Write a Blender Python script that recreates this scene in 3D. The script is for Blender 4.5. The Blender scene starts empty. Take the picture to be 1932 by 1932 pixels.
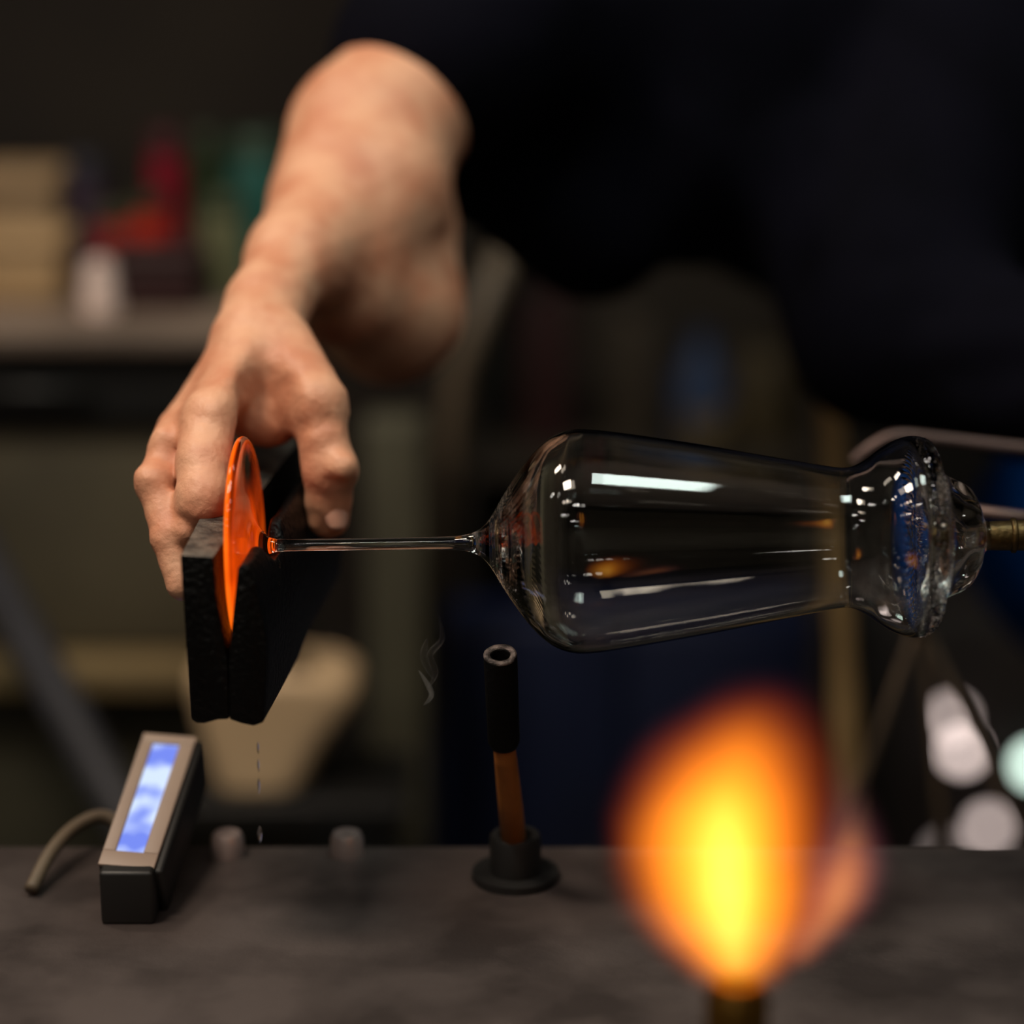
import bpy, bmesh, math, random
import numpy as np
from mathutils import Vector, Matrix
random.seed(7); rng = np.random.default_rng(7)
scene = bpy.context.scene
col = scene.collection
# ------------------------------------------------------------------ camera
PITCH = math.radians(16.0); FOC = 85.0; SENS = 36.0; W = 1932.0
F = W * FOC / SENS
DF = 1.14
FWD = Vector((0, math.cos(PITCH), -math.sin(PITCH)))
UP = Vector((0, math.sin(PITCH), math.cos(PITCH)))
RT = Vector((1, 0, 0))
CAM = Vector((0, 0, 1.0)) - FWD * DF
cd = bpy.data.cameras.new('camera'); cam = bpy.data.objects.new('camera', cd); col.objects.link(cam)
cam.location = CAM; cam.rotation_euler = (math.radians(90) - PITCH, 0, 0)
cd.lens = FOC; cd.sensor_width = SENS; cd.sensor_fit = 'HORIZONTAL'
cd.clip_start = 0.02; cd.clip_end = 60
cd.dof.use_dof = True; cd.dof.focus_distance = DF; cd.dof.aperture_fstop = 2.0; cd.dof.aperture_blades = 0
scene.camera = cam
# ------------------------------------------------------------------ world and exposure
wd = bpy.data.worlds.new('world'); scene.world = wd; wd.use_nodes = True
wd.node_tree.nodes['Background'].inputs[0].default_value = (0.02, 0.022, 0.03, 1)
wd.node_tree.nodes['Background'].inputs[1].default_value = 0.05
vs = scene.view_settings
vs.view_transform = 'Standard'; vs.look = 'None'; vs.exposure = 0.0; vs.gamma = 1.0; vs.use_curve_mapping = False
cy = scene.cycles
cy.max_bounces = 14; cy.transmission_bounces = 12; cy.glossy_bounces = 5; cy.diffuse_bounces = 2
cy.transparent_max_bounces = 12; cy.volume_bounces = 0
cy.caustics_reflective = False; cy.caustics_refractive = False
cy.sample_clamp_indirect = 6.0
cy.volume_step_rate = 1.0
cy.use_light_tree = False
LAMP_L = 60.0        # radiance of the ceiling lamps

def P(px, py, d):
    return CAM + FWD * d + RT * ((px - 966) / F * d) - UP * ((py - 966) / F * d)
def PY(px, py, Y):
    r = FWD + RT * ((px - 966) / F) - UP * ((py - 966) / F)
    return CAM + r * ((Y - CAM.y) / r.y)
def PZ(px, py, Z):
    r = FWD + RT * ((px - 966) / F) - UP * ((py - 966) / F)
    return CAM + r * ((Z - CAM.z) / r.z)

# ------------------------------------------------------------------ materials
def sl(r, g, b):
    f = lambda c: (c / 255 / 12.92) if c / 255 <= 0.04045 else ((c / 255 + 0.055) / 1.055) ** 2.4
    return (f(r), f(g), f(b), 1)
MATS = {}
def mat(name, c, rough=0.6, metal=0.0, c2=None, scale=20.0, bump=0.0, bscale=None, emit=None, estr=0.0, spec=0.5, detail=4.0, coat=0.0, stretch=(1, 1, 1)):
    if name in MATS: return MATS[name]
    m = bpy.data.materials.new(name); m.use_nodes = True
    nt = m.node_tree; b = nt.nodes['Principled BSDF']
    b.inputs['Base Color'].default_value = c
    b.inputs['Roughness'].default_value = rough; b.inputs['Metallic'].default_value = metal
    b.inputs['Specular IOR Level'].default_value = spec
    b.inputs['Coat Weight'].default_value = coat
    if emit:
        b.inputs['Emission Color'].default_value = emit; b.inputs['Emission Strength'].default_value = estr
    tc = nt.nodes.new('ShaderNodeTexCoord'); mp = nt.nodes.new('ShaderNodeMapping')
    mp.inputs['Scale'].default_value = stretch
    nt.links.new(tc.outputs['Object'], mp.inputs['Vector'])
    if c2 is None: c2 = tuple(x * 0.72 for x in c[:3]) + (1,)
    n = nt.nodes.new('ShaderNodeTexNoise'); n.inputs['Scale'].default_value = scale; n.inputs['Detail'].default_value = detail
    nt.links.new(mp.outputs[0], n.inputs['Vector'])
    cr = nt.nodes.new('ShaderNodeValToRGB')
    cr.color_ramp.elements[0].color = c2; cr.color_ramp.elements[0].position = 0.35
    cr.color_ramp.elements[1].color = c; cr.color_ramp.elements[1].position = 0.62
    nt.links.new(n.outputs['Fac'], cr.inputs['Fac']); nt.links.new(cr.outputs['Color'], b.inputs['Base Color'])
    if bump > 0:
        n2 = nt.nodes.new('ShaderNodeTexNoise'); n2.inputs['Scale'].default_value = bscale or scale * 6; n2.inputs['Detail'].default_value = 5
        nt.links.new(mp.outputs[0], n2.inputs['Vector'])
        bp = nt.nodes.new('ShaderNodeBump'); bp.inputs['Strength'].default_value = bump; bp.inputs['Distance'].default_value = 0.002
        nt.links.new(n2.outputs['Fac'], bp.inputs['Height']); nt.links.new(bp.outputs['Normal'], b.inputs['Normal'])
    MATS[name] = m
    return m
def glass_mat(name, c=(1, 1, 1, 1), ior=1.47):
    m = bpy.data.materials.new(name); m.use_nodes = True; nt = m.node_tree
    nt.nodes.remove(nt.nodes['Principled BSDF'])
    g = nt.nodes.new('ShaderNodeBsdfGlass'); g.inputs['Color'].default_value = c; g.inputs['IOR'].default_value = ior; g.inputs['Roughness'].default_value = 0.0
    nt.links.new(g.outputs[0], nt.nodes['Material Output'].inputs['Surface'])
    return m
def emit_mat(name, c, s):
    m = bpy.data.materials.new(name); m.use_nodes = True; nt = m.node_tree
    nt.nodes.remove(nt.nodes['Principled BSDF'])
    e = nt.nodes.new('ShaderNodeEmission'); e.inputs[0].default_value = c; e.inputs[1].default_value = s
    nt.links.new(e.outputs[0], nt.nodes['Material Output'].inputs['Surface'])
    return m

# ------------------------------------------------------------------ object helpers
def link(name, me, m, parent=None, smooth=False):
    o = bpy.data.objects.new(name, me); col.objects.link(o)
    if m is not None: me.materials.append(m)
    if smooth: me.polygons.foreach_set('use_smooth', [True] * len(me.polygons))
    if parent is not None: o.parent = parent
    return o
def tag(o, label, cat, group=None, kind=None):
    o['label'] = label
    if cat: o['category'] = cat
    if group: o['group'] = group
    if kind: o['kind'] = kind
    return o
def struct(o): o['kind'] = 'structure'; return o
def thing(name, label, cat, loc, group=None):
    o = bpy.data.objects.new(name, None); col.objects.link(o); o.location = loc
    o.empty_display_size = 0.03
    o.matrix_world = Matrix.Translation(loc)
    return tag(o, label, cat, group)
def mesh_from(verts, faces, name='mesh', origin=None):
    """verts in world space; origin = parent's location is subtracted"""
    o = origin if origin is not None else Vector((0, 0, 0))
    me = bpy.data.meshes.new(name); me.from_pydata([tuple(Vector(v) - o) for v in verts], [], faces); me.update()
    return me
def from_bm(bm, name='mesh', origin=None):
    bmesh.ops.recalc_face_normals(bm, faces=bm.faces)
    if origin is not None:
        for v in bm.verts: v.co -= origin
    me = bpy.data.meshes.new(name); bm.to_mesh(me); bm.free(); return me
def box_bm(x0, x1, y0, y1, z0, z1, bev=0.0, seg=2):
    bm = bmesh.new(); bmesh.ops.create_cube(bm, size=1)
    for v in bm.verts:
        v.co = Vector((x0 if v.co.x < 0 else x1, y0 if v.co.y < 0 else y1, z0 if v.co.z < 0 else z1))
    if bev > 0: bmesh.ops.bevel(bm, geom=list(bm.edges), offset=bev, segments=seg, affect='EDGES', profile=0.6)
    return bm
def box(name, x0, x1, y0, y1, z0, z1, m, parent=None, bev=0.0, seg=2):
    x0, x1 = min(x0, x1), max(x0, x1); y0, y1 = min(y0, y1), max(y0, y1); z0, z1 = min(z0, z1), max(z0, z1)
    return link(name, from_bm(box_bm(x0, x1, y0, y1, z0, z1, bev, seg), name, parent.location if parent else None), m, parent, bev > 0)
def tube_mesh(path, radii, n=20, cap=True, origin=None, name='tube'):
    path = [Vector(p) for p in path]
    if not hasattr(radii, '__len__'): radii = [radii] * len(path)
    verts, faces = [], []
    t0 = (path[1] - path[0]).normalized()
    a = t0.orthogonal().normalized()
    for i, p in enumerate(path):
        t = (path[min(i + 1, len(path) - 1)] - path[max(i - 1, 0)]).normalized()
        a = (a - t * a.dot(t)).normalized(); b = t.cross(a)
        for k in range(n):
            th = 2 * math.pi * k / n
            verts.append(p + (a * math.cos(th) + b * math.sin(th)) * radii[i])
    for i in range(len(path) - 1):
        for k in range(n):
            faces.append((i * n + k, i * n + (k + 1) % n, (i + 1) * n + (k + 1) % n, (i + 1) * n + k))
    if cap:
        faces.append(tuple(reversed(range(n)))); faces.append(tuple(range((len(path) - 1) * n, len(path) * n)))
    return mesh_from(verts, faces, name, origin)
def tube(name, path, radii, m, parent=None, n=20, cap=True):
    return link(name, tube_mesh(path, radii, n, cap, parent.location if parent else None, name), m, parent, True)
def lathe(name, prof, m, parent=None, base=Vector((0, 0, 0)), axis='Z', n=32, smooth=True):
    """prof = [(r, h)] rotated about a vertical axis through base"""
    base = Vector(base); verts, faces = [], []
    for r, h in prof:
        for k in range(n):
            th = 2 * math.pi * k / n
            verts.append(base + Vector((r * math.cos(th), r * math.sin(th), h)))
    for i in range(len(prof) - 1):
        for k in range(n):
            faces.append((i * n + k, i * n + (k + 1) % n, (i + 1) * n + (k + 1) % n, (i + 1) * n + k))
    me = mesh_from(verts, faces, name, parent.location if parent else None)
    bm = bmesh.new(); bm.from_mesh(me); bmesh.ops.remove_doubles(bm, verts=bm.verts, dist=1e-6)
    bmesh.ops.recalc_face_normals(bm, faces=bm.faces); bm.to_mesh(me); bm.free()
    o = link(name, me, m, parent, smooth)
    if smooth: me.set_sharp_from_angle(angle=math.radians(50))
    return o
def spline(pts, n=8):
    """Catmull-Rom through points"""
    pts = [Vector(p) for p in pts]; out = []
    for i in range(len(pts) - 1):
        p0 = pts[max(i - 1, 0)]; p1 = pts[i]; p2 = pts[i + 1]; p3 = pts[min(i + 2, len(pts) - 1)]
        for k in range(n):
            t = k / n
            out.append(0.5 * ((2 * p1) + (p2 - p0) * t + (2 * p0 - 5 * p1 + 4 * p2 - p3) * t * t + (3 * p1 - p0 - 3 * p2 + p3) * t ** 3))
    out.append(pts[-1]); return out

# ------------------------------------------------------------------ signed distance modelling (bodies and cloth)
class Vol:
    def __init__(self, lo, hi, h):
        self.lo = np.array(lo, float); self.h = h
        self.n = np.ceil((np.array(hi) - self.lo) / h).astype(int) + 1
        self.ax = [self.lo[i] + h * np.arange(self.n[i]) for i in range(3)]
        self.v = np.full(self.n, 1.0, np.float32)
    def sub(self, a, b, r):
        lo = np.minimum(a, b) - r; hi = np.maximum(a, b) + r
        i0 = np.clip(np.floor((lo - self.lo) / self.h).astype(int), 0, self.n); i1 = np.clip(np.ceil((hi - self.lo) / self.h).astype(int) + 1, 0, self.n)
        return tuple(slice(i0[k], i1[k]) for k in range(3))
    def cone(self, a, b, ra, rb, k=0.006, flat=None, ff=1.0):
        """capsule with two radii; flat = direction along which it is squashed by ff"""
        a = np.array(a, float); b = np.array(b, float)
        s = self.sub(a, b, max(ra, rb) / min(1, 1) + k * 2 + 3 * self.h)
        X, Y, Z = np.meshgrid(self.ax[0][s[0]], self.ax[1][s[1]], self.ax[2][s[2]], indexing='ij')
        if X.size == 0: return
        ba = b - a; L2 = max(ba.dot(ba), 1e-12)
        px, py, pz = X - a[0], Y - a[1], Z - a[2]
        t = np.clip((px * ba[0] + py * ba[1] + pz * ba[2]) / L2, 0, 1)
        px -= ba[0] * t; py -= ba[1] * t; pz -= ba[2] * t
        if flat is not None:
            f = np.array(flat, float); f /= np.linalg.norm(f)
            q = (px * f[0] + py * f[1] + pz * f[2]) * (1 / ff - 1)
            px += f[0] * q; py += f[1] * q; pz += f[2] * q
        d = np.sqrt(px * px + py * py + pz * pz) - (ra + (rb - ra) * t)
        self.blend(s, d, k)
    def blend(self, s, d, k):
        o = self.v[s]
        if k > 0:
            h = np.clip(0.5 + 0.5 * (o - d) / k, 0, 1)
            self.v[s] = o * (1 - h) + d * h - k * h * (1 - h)
        else: self.v[s] = np.minimum(o, d)
    def merge(self, other, k):
        h = np.clip(0.5 + 0.5 * (self.v - other.v) / k, 0, 1)
        self.v = self.v * (1 - h) + other.v * h - k * h * (1 - h)
    def carve(self, a, b, ra, rb, k=0.004):
        a = np.array(a, float); b = np.array(b, float)
        s = self.sub(a, b, max(ra, rb) + k * 2 + 2 * self.h)
        X, Y, Z = np.meshgrid(self.ax[0][s[0]], self.ax[1][s[1]], self.ax[2][s[2]], indexing='ij')
        if X.size == 0: return
        ba = b - a; L2 = max(ba.dot(ba), 1e-12)
        px, py, pz = X - a[0], Y - a[1], Z - a[2]
        t = np.clip((px * ba[0] + py * ba[1] + pz * ba[2]) / L2, 0, 1)
        d = np.sqrt((px - ba[0] * t) ** 2 + (py - ba[1] * t) ** 2 + (pz - ba[2] * t) ** 2) - (ra + (rb - ra) * t)
        d = -d; o = self.v[s]
        h = np.clip(0.5 - 0.5 * (o - d) / k, 0, 1)
        self.v[s] = o * (1 - h) + d * h + k * h * (1 - h)
    def empty(self):
        c = object.__new__(Vol); c.lo = self.lo; c.h = self.h; c.n = self.n; c.ax = self.ax; c.v = np.full(self.n, 1.0, np.float32); return c
    def mesh(self, name, origin=None, smooth_it=2):
        v = self.v; inside = v < 0
        n = np.array(v.shape) - 1
        acc = np.zeros((*n, 3), np.float32); cnt = np.zeros(n, np.float32)
        corners = [(i, j, k) for i in (0, 1) for j in (0, 1) for k in (0, 1)]
        def C(arr, c): return arr[c[0]:c[0] + n[0], c[1]:c[1] + n[1], c[2]:c[2] + n[2]]
        for c in corners:
            for axx in range(3):
                if c[axx] == 0:
                    c2 = list(c); c2[axx] = 1
                    va, vb = C(v, c), C(v, c2); cross = (C(inside, c) != C(inside, c2))
                    idx = np.nonzero(cross)
                    t = va[idx] / (va[idx] - vb[idx])
                    p = np.tile(np.array(c, np.float32), (len(t), 1)); p[:, axx] += t
                    acc[idx] += p; cnt[idx] += 1
        act = cnt > 0; ids = np.full(n, -1, np.int64); ids[act] = np.arange(act.sum())
        ii = np.argwhere(act)
        pos = (ii + acc[act] / cnt[act][:, None]) * self.h + self.lo
        faces = []
        for axx in range(3):
            b, c = (axx + 1) % 3, (axx + 2) % 3
            s0 = [slice(1, -1)] * 3; s0[axx] = slice(0, -1); s1 = list(s0); s1[axx] = slice(1, None)
            a0 = inside[tuple(s0)]; a1 = inside[tuple(s1)]
            for flip, sel in ((False, a0 & ~a1), (True, ~a0 & a1)):
                q = np.argwhere(sel)
                if len(q) == 0: continue
                off = np.ones(3, int); off[axx] = 0; q = q + off
                eb = np.zeros(3, int); eb[b] = 1; ec = np.zeros(3, int); ec[c] = 1
                g = lambda w: ids[w[:, 0], w[:, 1], w[:, 2]]
                quad = np.stack([g(q - eb - ec), g(q - ec), g(q), g(q - eb)], 1)
                if flip: quad = quad[:, ::-1]
                faces.append(quad)
        faces = np.concatenate(faces)
        # laplacian smoothing
        e = np.concatenate([faces[:, [0, 1]], faces[:, [1, 2]], faces[:, [2, 3]], faces[:, [3, 0]]])
        for _ in range(smooth_it):
            s = np.zeros_like(pos); c = np.zeros(len(pos))
            np.add.at(s, e[:, 0], pos[e[:, 1]]); np.add.at(c, e[:, 0], 1)
            np.add.at(s, e[:, 1], pos[e[:, 0]]); np.add.at(c, e[:, 1], 1)
            pos = pos * 0.5 + 0.5 * s / c[:, None]
        if origin is not None: pos = pos - np.array(origin)
        me = bpy.data.meshes.new(name); me.from_pydata(pos.tolist(), [], faces.tolist()); me.update()
        return me

# ================================================================== ROOM SHELL
m_floor = mat('concrete_floor', sl(62, 58, 54), 0.7, c2=sl(42, 40, 38), scale=5, bump=0.2)
m_wall = mat('dark_wall', sl(58, 50, 42), 0.85, c2=sl(44, 38, 34), scale=3)
m_ceil = mat('dark_ceiling', sl(34, 33, 34), 0.9, scale=3)
RX, RY0, RY1, RZ = 3.0, -3.0, 2.7, 2.75
struct(box('floor', -RX, RX, RY0, RY1, -0.1, 0, m_floor))
struct(box('ceiling', -RX, RX, RY0, RY1, RZ, RZ + 0.1, m_ceil))
struct(box('wall_back', -RX, RX, RY1, RY1 + 0.1, 0, RZ, m_wall))
m_plast = mat('grey_plaster', sl(128, 120, 108), 0.85, c2=sl(110, 102, 92), scale=3)
struct(box('wall_front', -RX, RX, RY0 - 0.1, RY0, 0, RZ, m_plast))
struct(box('wall_left', -RX - 0.1, -RX, RY0, RY1, 0, RZ, m_plast))
struct(box('wall_right', RX, RX + 0.1, RY0, RY1, 0, RZ, m_plast))

# ================================================================== CEILING LAMPS (seen as reflections in the glass, and the room's light)
m_lampbody = mat('lamp_housing', sl(120, 120, 122), 0.5, metal=0.3)
def ceiling_lamp(x, y, lx, ly, label, temp, k=1.0):
    z = RZ - 0.25
    t = thing('ceiling_lamp', label, 'ceiling lamp', Vector((x, y, z)), 'ceiling lamps over the workshop')
    box('housing', x - lx / 2 - .02, x + lx / 2 + .02, y - ly / 2 - .02, y + ly / 2 + .02, z + 0.012, z + 0.07, m_lampbody, t, 0.006)
    box('diffuser', x - lx / 2, x + lx / 2, y - ly / 2, y + ly / 2, z, z + 0.010, emit_mat('lamp_light', temp, LAMP_L * k), t)
    for s in (-1, 1):
        xx = x + s * lx * 0.35
        tube('hanging_rod', [(xx, y, z + 0.07), (xx, y, RZ)], 0.006, m_lampbody, t, 8)
WARM = (1.0, 0.84, 0.68, 1); NEUT = (1.0, 0.93, 0.84, 1); COOL = (0.86, 1.0, 0.93, 1)
ceiling_lamp(0.37, -0.20, 0.36, 0.34, 'square cool white lamp hanging directly above the glass', COOL, 0.34)
ceiling_lamp(-0.62, -0.30, 0.36, 0.26, 'warm ceiling lamp above and to the left of the hand', WARM, 1.15)
ceiling_lamp(-0.95, 0.50, 0.34, 0.20, 'unseen warm lamp added to brighten the counter with jars', WARM, 0.7)  # extra lamp put in to lift the back counter and rim the arm
def twin_spot(x, y, label, temp, s=0.13, gap=0.24, k=0.45):
    z = RZ - 0.10
    t = thing('twin_spotlight', label, 'spotlight', Vector((x, y, z)), 'small twin spotlights on the ceiling')
    box('mounting_bar', x - gap, x + gap, y - .02, y + .02, z + .05, z + .10, m_lampbody, t, .004)
    for q in (-1, 1):
        xx = x + q * gap / 2
        h = box('spot_housing', xx - s / 2 - .008, xx + s / 2 + .008, y - s / 2 - .008, y + s / 2 + .008, z + .008, z + .05, m_lampbody, t, .004)
        d = bpy.data.objects.new('spot_lens', from_bm(box_bm(xx - s / 2, xx + s / 2, y - s / 2, y + s / 2, z, z + .007), 'lens', t.location)); col.objects.link(d)
        d.data.materials.append(emit_mat('spot_light', temp, LAMP_L * k)); d.parent = h
twin_spot(-0.25, -1.25, 'twin spotlight almost above the camera', NEUT)
twin_spot(1.9, -1.7, 'twin spotlight behind the camera on the right', NEUT, .05, .10, 1.4)
twin_spot(-1.5, -1.6, 'twin spotlight behind the camera near the left wall', NEUT)
twin_spot(1.6, -0.5, 'twin spotlight above the right end of the bench', NEUT)
twin_spot(-1.9, -0.2, 'twin spotlight near the middle of the left wall', NEUT)
twin_spot(-0.45, -2.75, 'twin spotlight in front of the rear plaster wall', COOL, .05, .10, 1.4)
twin_spot(0.95, 0.75, 'twin spotlight above the person in the navy shirt', NEUT)
twin_spot(1.25, -1.0, 'twin spotlight right of the camera', NEUT, .06, .12, 1.2)
twin_spot(-0.7, -2.2, 'twin spotlight left of the centre of the rear wall', NEUT)
twin_spot(-1.0, -0.95, 'twin spotlight left of the camera', WARM)

# ================================================================== WINE GLASS ON THE PIPE
MM = DF / F                                    # metres per photo pixel at the focus distance
A0 = P(466, 1030, 1.146); A1 = P(1850, 1011, 1.130)     # axis: foot plane to pipe joint
AX = (A1 - A0).normalized(); PXLEN = (A1 - A0).length / (1850 - 466)
AU = (Vector((0, 0, 1)) - AX * AX.z).normalized(); AV = AX.cross(AU)
m_glass = glass_mat('clear_glass', (0.995, 1.0, 0.995, 1), 1.46)
glass = thing('wine_glass', 'clear horizontal stemmed wine glass with glowing foot, still joined to the blowpipe', 'wine glass', P(1300, 1020, 1.135))
def dense(prof, step):
    """smooth resample of (x, r) control points by Catmull-Rom on arc"""
    pts = [Vector((p[0], p[1], 0)) for p in prof]; out = []
    for i in range(len(pts) - 1):
        p0 = pts[max(i - 1, 0)]; p1 = pts[i]; p2 = pts[i + 1]; p3 = pts[min(i + 2, len(pts) - 1)]
        n = max(1, int((p2 - p1).length / step))
        for k in range(n):
            t = k / n
            q = 0.5 * ((2 * p1) + (p2 - p0) * t + (2 * p0 - 5 * p1 + 4 * p2 - p3) * t * t + (3 * p1 - p0 - 3 * p2 + p3) * t ** 3)
            out.append((q.x, max(q.y, 0.0)))
    out.append((pts[-1].x, pts[-1].y)); return out
def revolve(prof, n=160, rip=None):
    """prof (x_px, r_px) -> verts, faces, normals (pointing to the left of travel = outside when x grows)"""
    V, N, Fc = [], [], []
    m = len(prof)
    for i, (x, r) in enumerate(prof):
        xa, ra = prof[max(i - 1, 0)]; xb, rb = prof[min(i + 1, m - 1)]
        tx, tr = xb - xa, rb - ra; L = math.hypot(tx, tr) or 1
        nx, nr = -tr / L, tx / L
        for k in range(n):
            th = 2 * math.pi * k / n
            rr = r + (rip(x, th) if rip else 0)
            rad = AU * math.cos(th) + AV * math.sin(th)
            V.append(A0 + AX * ((x - 466) * PXLEN) + rad * (rr * PXLEN))
            N.append((AX * nx + rad * nr).normalized())
    for i in range(m - 1):
        for k in range(n):
            Fc.append((i * n + k, (i + 1) * n + k, (i + 1) * n + (k + 1) % n, i * n + (k + 1) % n))
    return V, Fc, N
def rev_part(name, profs, m, rip=None, custom=True, n=160):
    V, Fc, N = [], [], []
    for (pr, flip) in profs:
        v, f, nn = revolve(pr, n, rip=rip)
        o = len(V); V += v
        # orientation: check one face against its normal
        for q in f:
            q = tuple(x + o for x in q); Fc.append(q)
        N += nn
    # orient faces to follow normals
    F2 = []
    for q in Fc:
        a, b, c, d = (V[i] for i in q)
        nrm = (c - a).cross(d - b)
        ref = N[q[0]] + N[q[2]]
        F2.append(q if nrm.dot(ref) >= 0 else tuple(reversed(q)))
    me = mesh_from(V, F2, name, glass.location)
    o = link(name, me, m, glass, True)
    if custom and rip is None: me.normals_split_custom_set_from_vertices([tuple(x) for x in N])
    return o
outer = [(500, 26), (508, 17), (520, 13), (540, 12), (700, 11.5), (840, 12.5), (870, 14), (892, 18), (908, 25), (922, 37), (936, 57), (952, 84), (972, 115), (996, 149), (1022, 178), (1050, 199), (1080, 210), (1110, 212),
         (1160, 207), (1240, 195), (1340, 178), (1440, 159), (1530, 142), (1575, 134), (1600, 132), (1618, 136), (1638, 147), (1660, 163), (1684, 178), (1708, 187), (1728, 189), (1748, 184), (1762, 172), (1771, 154), (1776, 132), (1784, 117), (1800, 109), (1818, 100), (1834, 86), (1846, 66), (1853, 42), (1858, 30), (1866, 27)]
inner = [(964, 0.5), (965, 20), (969, 48), (978, 84), (994, 122), (1014, 154), (1038, 180), (1064, 197), (1090, 205), (1120, 206),
         (1165, 202), (1240, 190), (1340, 173), (1440, 154), (1530, 137), (1575, 129), (1600, 127), (1620, 131), (1640, 141), (1662, 156), (1686, 169), (1708, 176), (1724, 176), (1738, 168), (1748, 150), (1753, 124), (1758, 96), (1768, 78), (1784, 66), (1804, 52), (1822, 34), (1838, 20), (1866, 14)]
od = dense(outer, 4.0); idn = dense(inner, 4.0)
def cut(pr, a, b): return [q for q in pr if a - 1e-6 <= q[0] <= b + 1e-6]
def cut_at(pr, xs):
    """split the profile at the first point past each x in xs, sharing that point"""
    out, cur, j = [], [], 0
    for q in pr:
        cur.append(q)
        if j < len(xs) and q[0] >= xs[j]:
            out.append(cur); cur = [q]; j += 1
    out.append(cur); return out
o_st, o_bowl, o_moil = cut_at(od, [880, 1600])
i_bowl, i_moil = cut_at(idn, [1600])
def rev_in(pr): return [q for q in reversed(pr)]        # reversed travel turns the normal towards the hollow
rib = lambda x, th: 0
rev_part('stem', [(o_st, 0)], m_glass)
# chill ripples on the shoulder next to the stem
o_bowl2 = []
for (x, r) in dense(o_bowl, 1.3):
    o_bowl2.append((x, r + (0.55 * math.sin((x - 924) * 0.95) * max(0, 1 - abs(x - 950) / 34) if 916 < x < 984 else 0)))
def bowl_rip(x, th):
    w = math.exp(-((x - 975) / 26) ** 2)
    return w * 0.35 * math.sin(th * 62 + 0.25 * x) if w > .01 else 0.0
rev_part('bowl', [(o_bowl2, 0)], m_glass, rip=bowl_rip, n=360)
rev_part('bowl_inside', [(rev_in(i_bowl), 0)], m_glass)
def hsh(a, b):
    v = math.sin(a * 12.9898 + b * 78.233) * 43758.5453
    return v - math.floor(v) - .5
def moil_rip(x, th):
    jit = 1.9 * hsh(round(x), round(th * 57.3)) * math.exp(-((x - 1760) / 15) ** 2) * max(0, .35 - math.cos(th))
    return jit + moil_rip0(x, th)
def moil_rip0(x, th):
    w = math.exp(-((x - 1758) / 16) ** 2)
    return w * (0.9 * math.sin(th * 70) + 0.9 * math.sin(th * 41 + x * 0.7) + 0.6 * math.sin(th * 23 - x * 1.1)) + 1.2 * math.exp(-((x - 1818) / 22) ** 2) * math.sin(th * 7 + x * .08)
rev_part('overblow_cap', [(o_moil, 0), (rev_in(i_moil), 0)], m_glass, rip=moil_rip, n=360)
# pale chips added as sparkle on the cap's crackled edge and the chilled shoulder
m_sparkle = bpy.data.materials.new('sparkle_glass'); m_sparkle.use_nodes = True; nt = m_sparkle.node_tree; nt.nodes.remove(nt.nodes['Principled BSDF'])
tl = nt.nodes.new('ShaderNodeBsdfTranslucent'); tl.inputs[0].default_value = (1, .93, .92, 1)
gg = nt.nodes.new('ShaderNodeBsdfGlossy'); gg.inputs['Roughness'].default_value = .22
mxf = nt.nodes.new('ShaderNodeMixShader'); mxf.inputs[0].default_value = .7
nt.links.new(tl.outputs[0], mxf.inputs[1]); nt.links.new(gg.outputs[0], mxf.inputs[2]); nt.links.new(mxf.outputs[0], nt.nodes['Material Output'].inputs['Surface'])
def chips(name, count, x0, x1, th0, th1, smin, smax, flat):
    bm = bmesh.new(); xs = [q[0] for q in od]; rs = [q[1] for q in od]
    for k in range(count):
        x = random.uniform(x0, x1); th = random.gauss((th0 + th1) / 2, (th1 - th0) / 4)
        i = min(range(len(xs)), key=lambda j: abs(xs[j] - x)); r = rs[i] + .3
        rad = AU * math.cos(th) + AV * math.sin(th)
        c = A0 + AX * ((x - 466) * PXLEN) + rad * (r * PXLEN) - glass.location
        sz = random.uniform(smin, smax) * PXLEN
        m4 = Matrix.Translation(c) @ Matrix.Rotation(random.uniform(0, 6.28), 4, Vector((random.uniform(-1, 1), random.uniform(-1, 1), random.uniform(-1, 1))).normalized()) @ Matrix.Diagonal((sz, sz * flat, sz * .5, 1))
        bmesh.ops.create_icosphere(bm, subdivisions=1, radius=1, matrix=m4)
    o = link(name, from_bm(bm, name), m_sparkle, glass, False); o['kind'] = 'stuff'; return o
# angle 0 is up; the side towards the camera is found by testing AV
SGN = 1 if AV.y < 0 else -1
chips('edge_sparkles', 330, 1742, 1778, SGN * 1.5, SGN * 3.3, .8, 2.6, .6)
chips('edge_sparkles', 60, 1752, 1774, SGN * .15, SGN * 1.4, .6, 1.8, .6)
chips('shoulder_glints', 150, 932, 1000, SGN * 1.6, SGN * 3.3, .4, 1.1, .4)
# glowing foot
m_hot = bpy.data.materials.new('hot_glass'); m_hot.use_nodes = True
nt = m_hot.node_tree; nt.nodes.remove(nt.nodes['Principled BSDF'])
gl = nt.nodes.new('ShaderNodeBsdfGlass'); gl.inputs['IOR'].default_value = 1.46; gl.inputs['Color'].default_value = (1, 0.9, 0.8, 1)
em = nt.nodes.new('ShaderNodeEmission')
tc = nt.nodes.new('ShaderNodeTexCoord')
at = nt.nodes.new('ShaderNodeAttribute'); at.attribute_name = 'glow_temp'
crr = nt.nodes.new('ShaderNodeValToRGB'); crr.color_ramp.elements[0].color = (0.25, 0.02, 0.002, 1); crr.color_ramp.elements[1].color = (1.0, 0.14, 0.005, 1)
e2 = crr.color_ramp.elements.new(0.6); e2.color = (1.0, 0.082, 0.002, 1)
ns = nt.nodes.new('ShaderNodeTexNoise'); ns.inputs['Scale'].default_value = 30; ns.inputs['Detail'].default_value = 3
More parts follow.
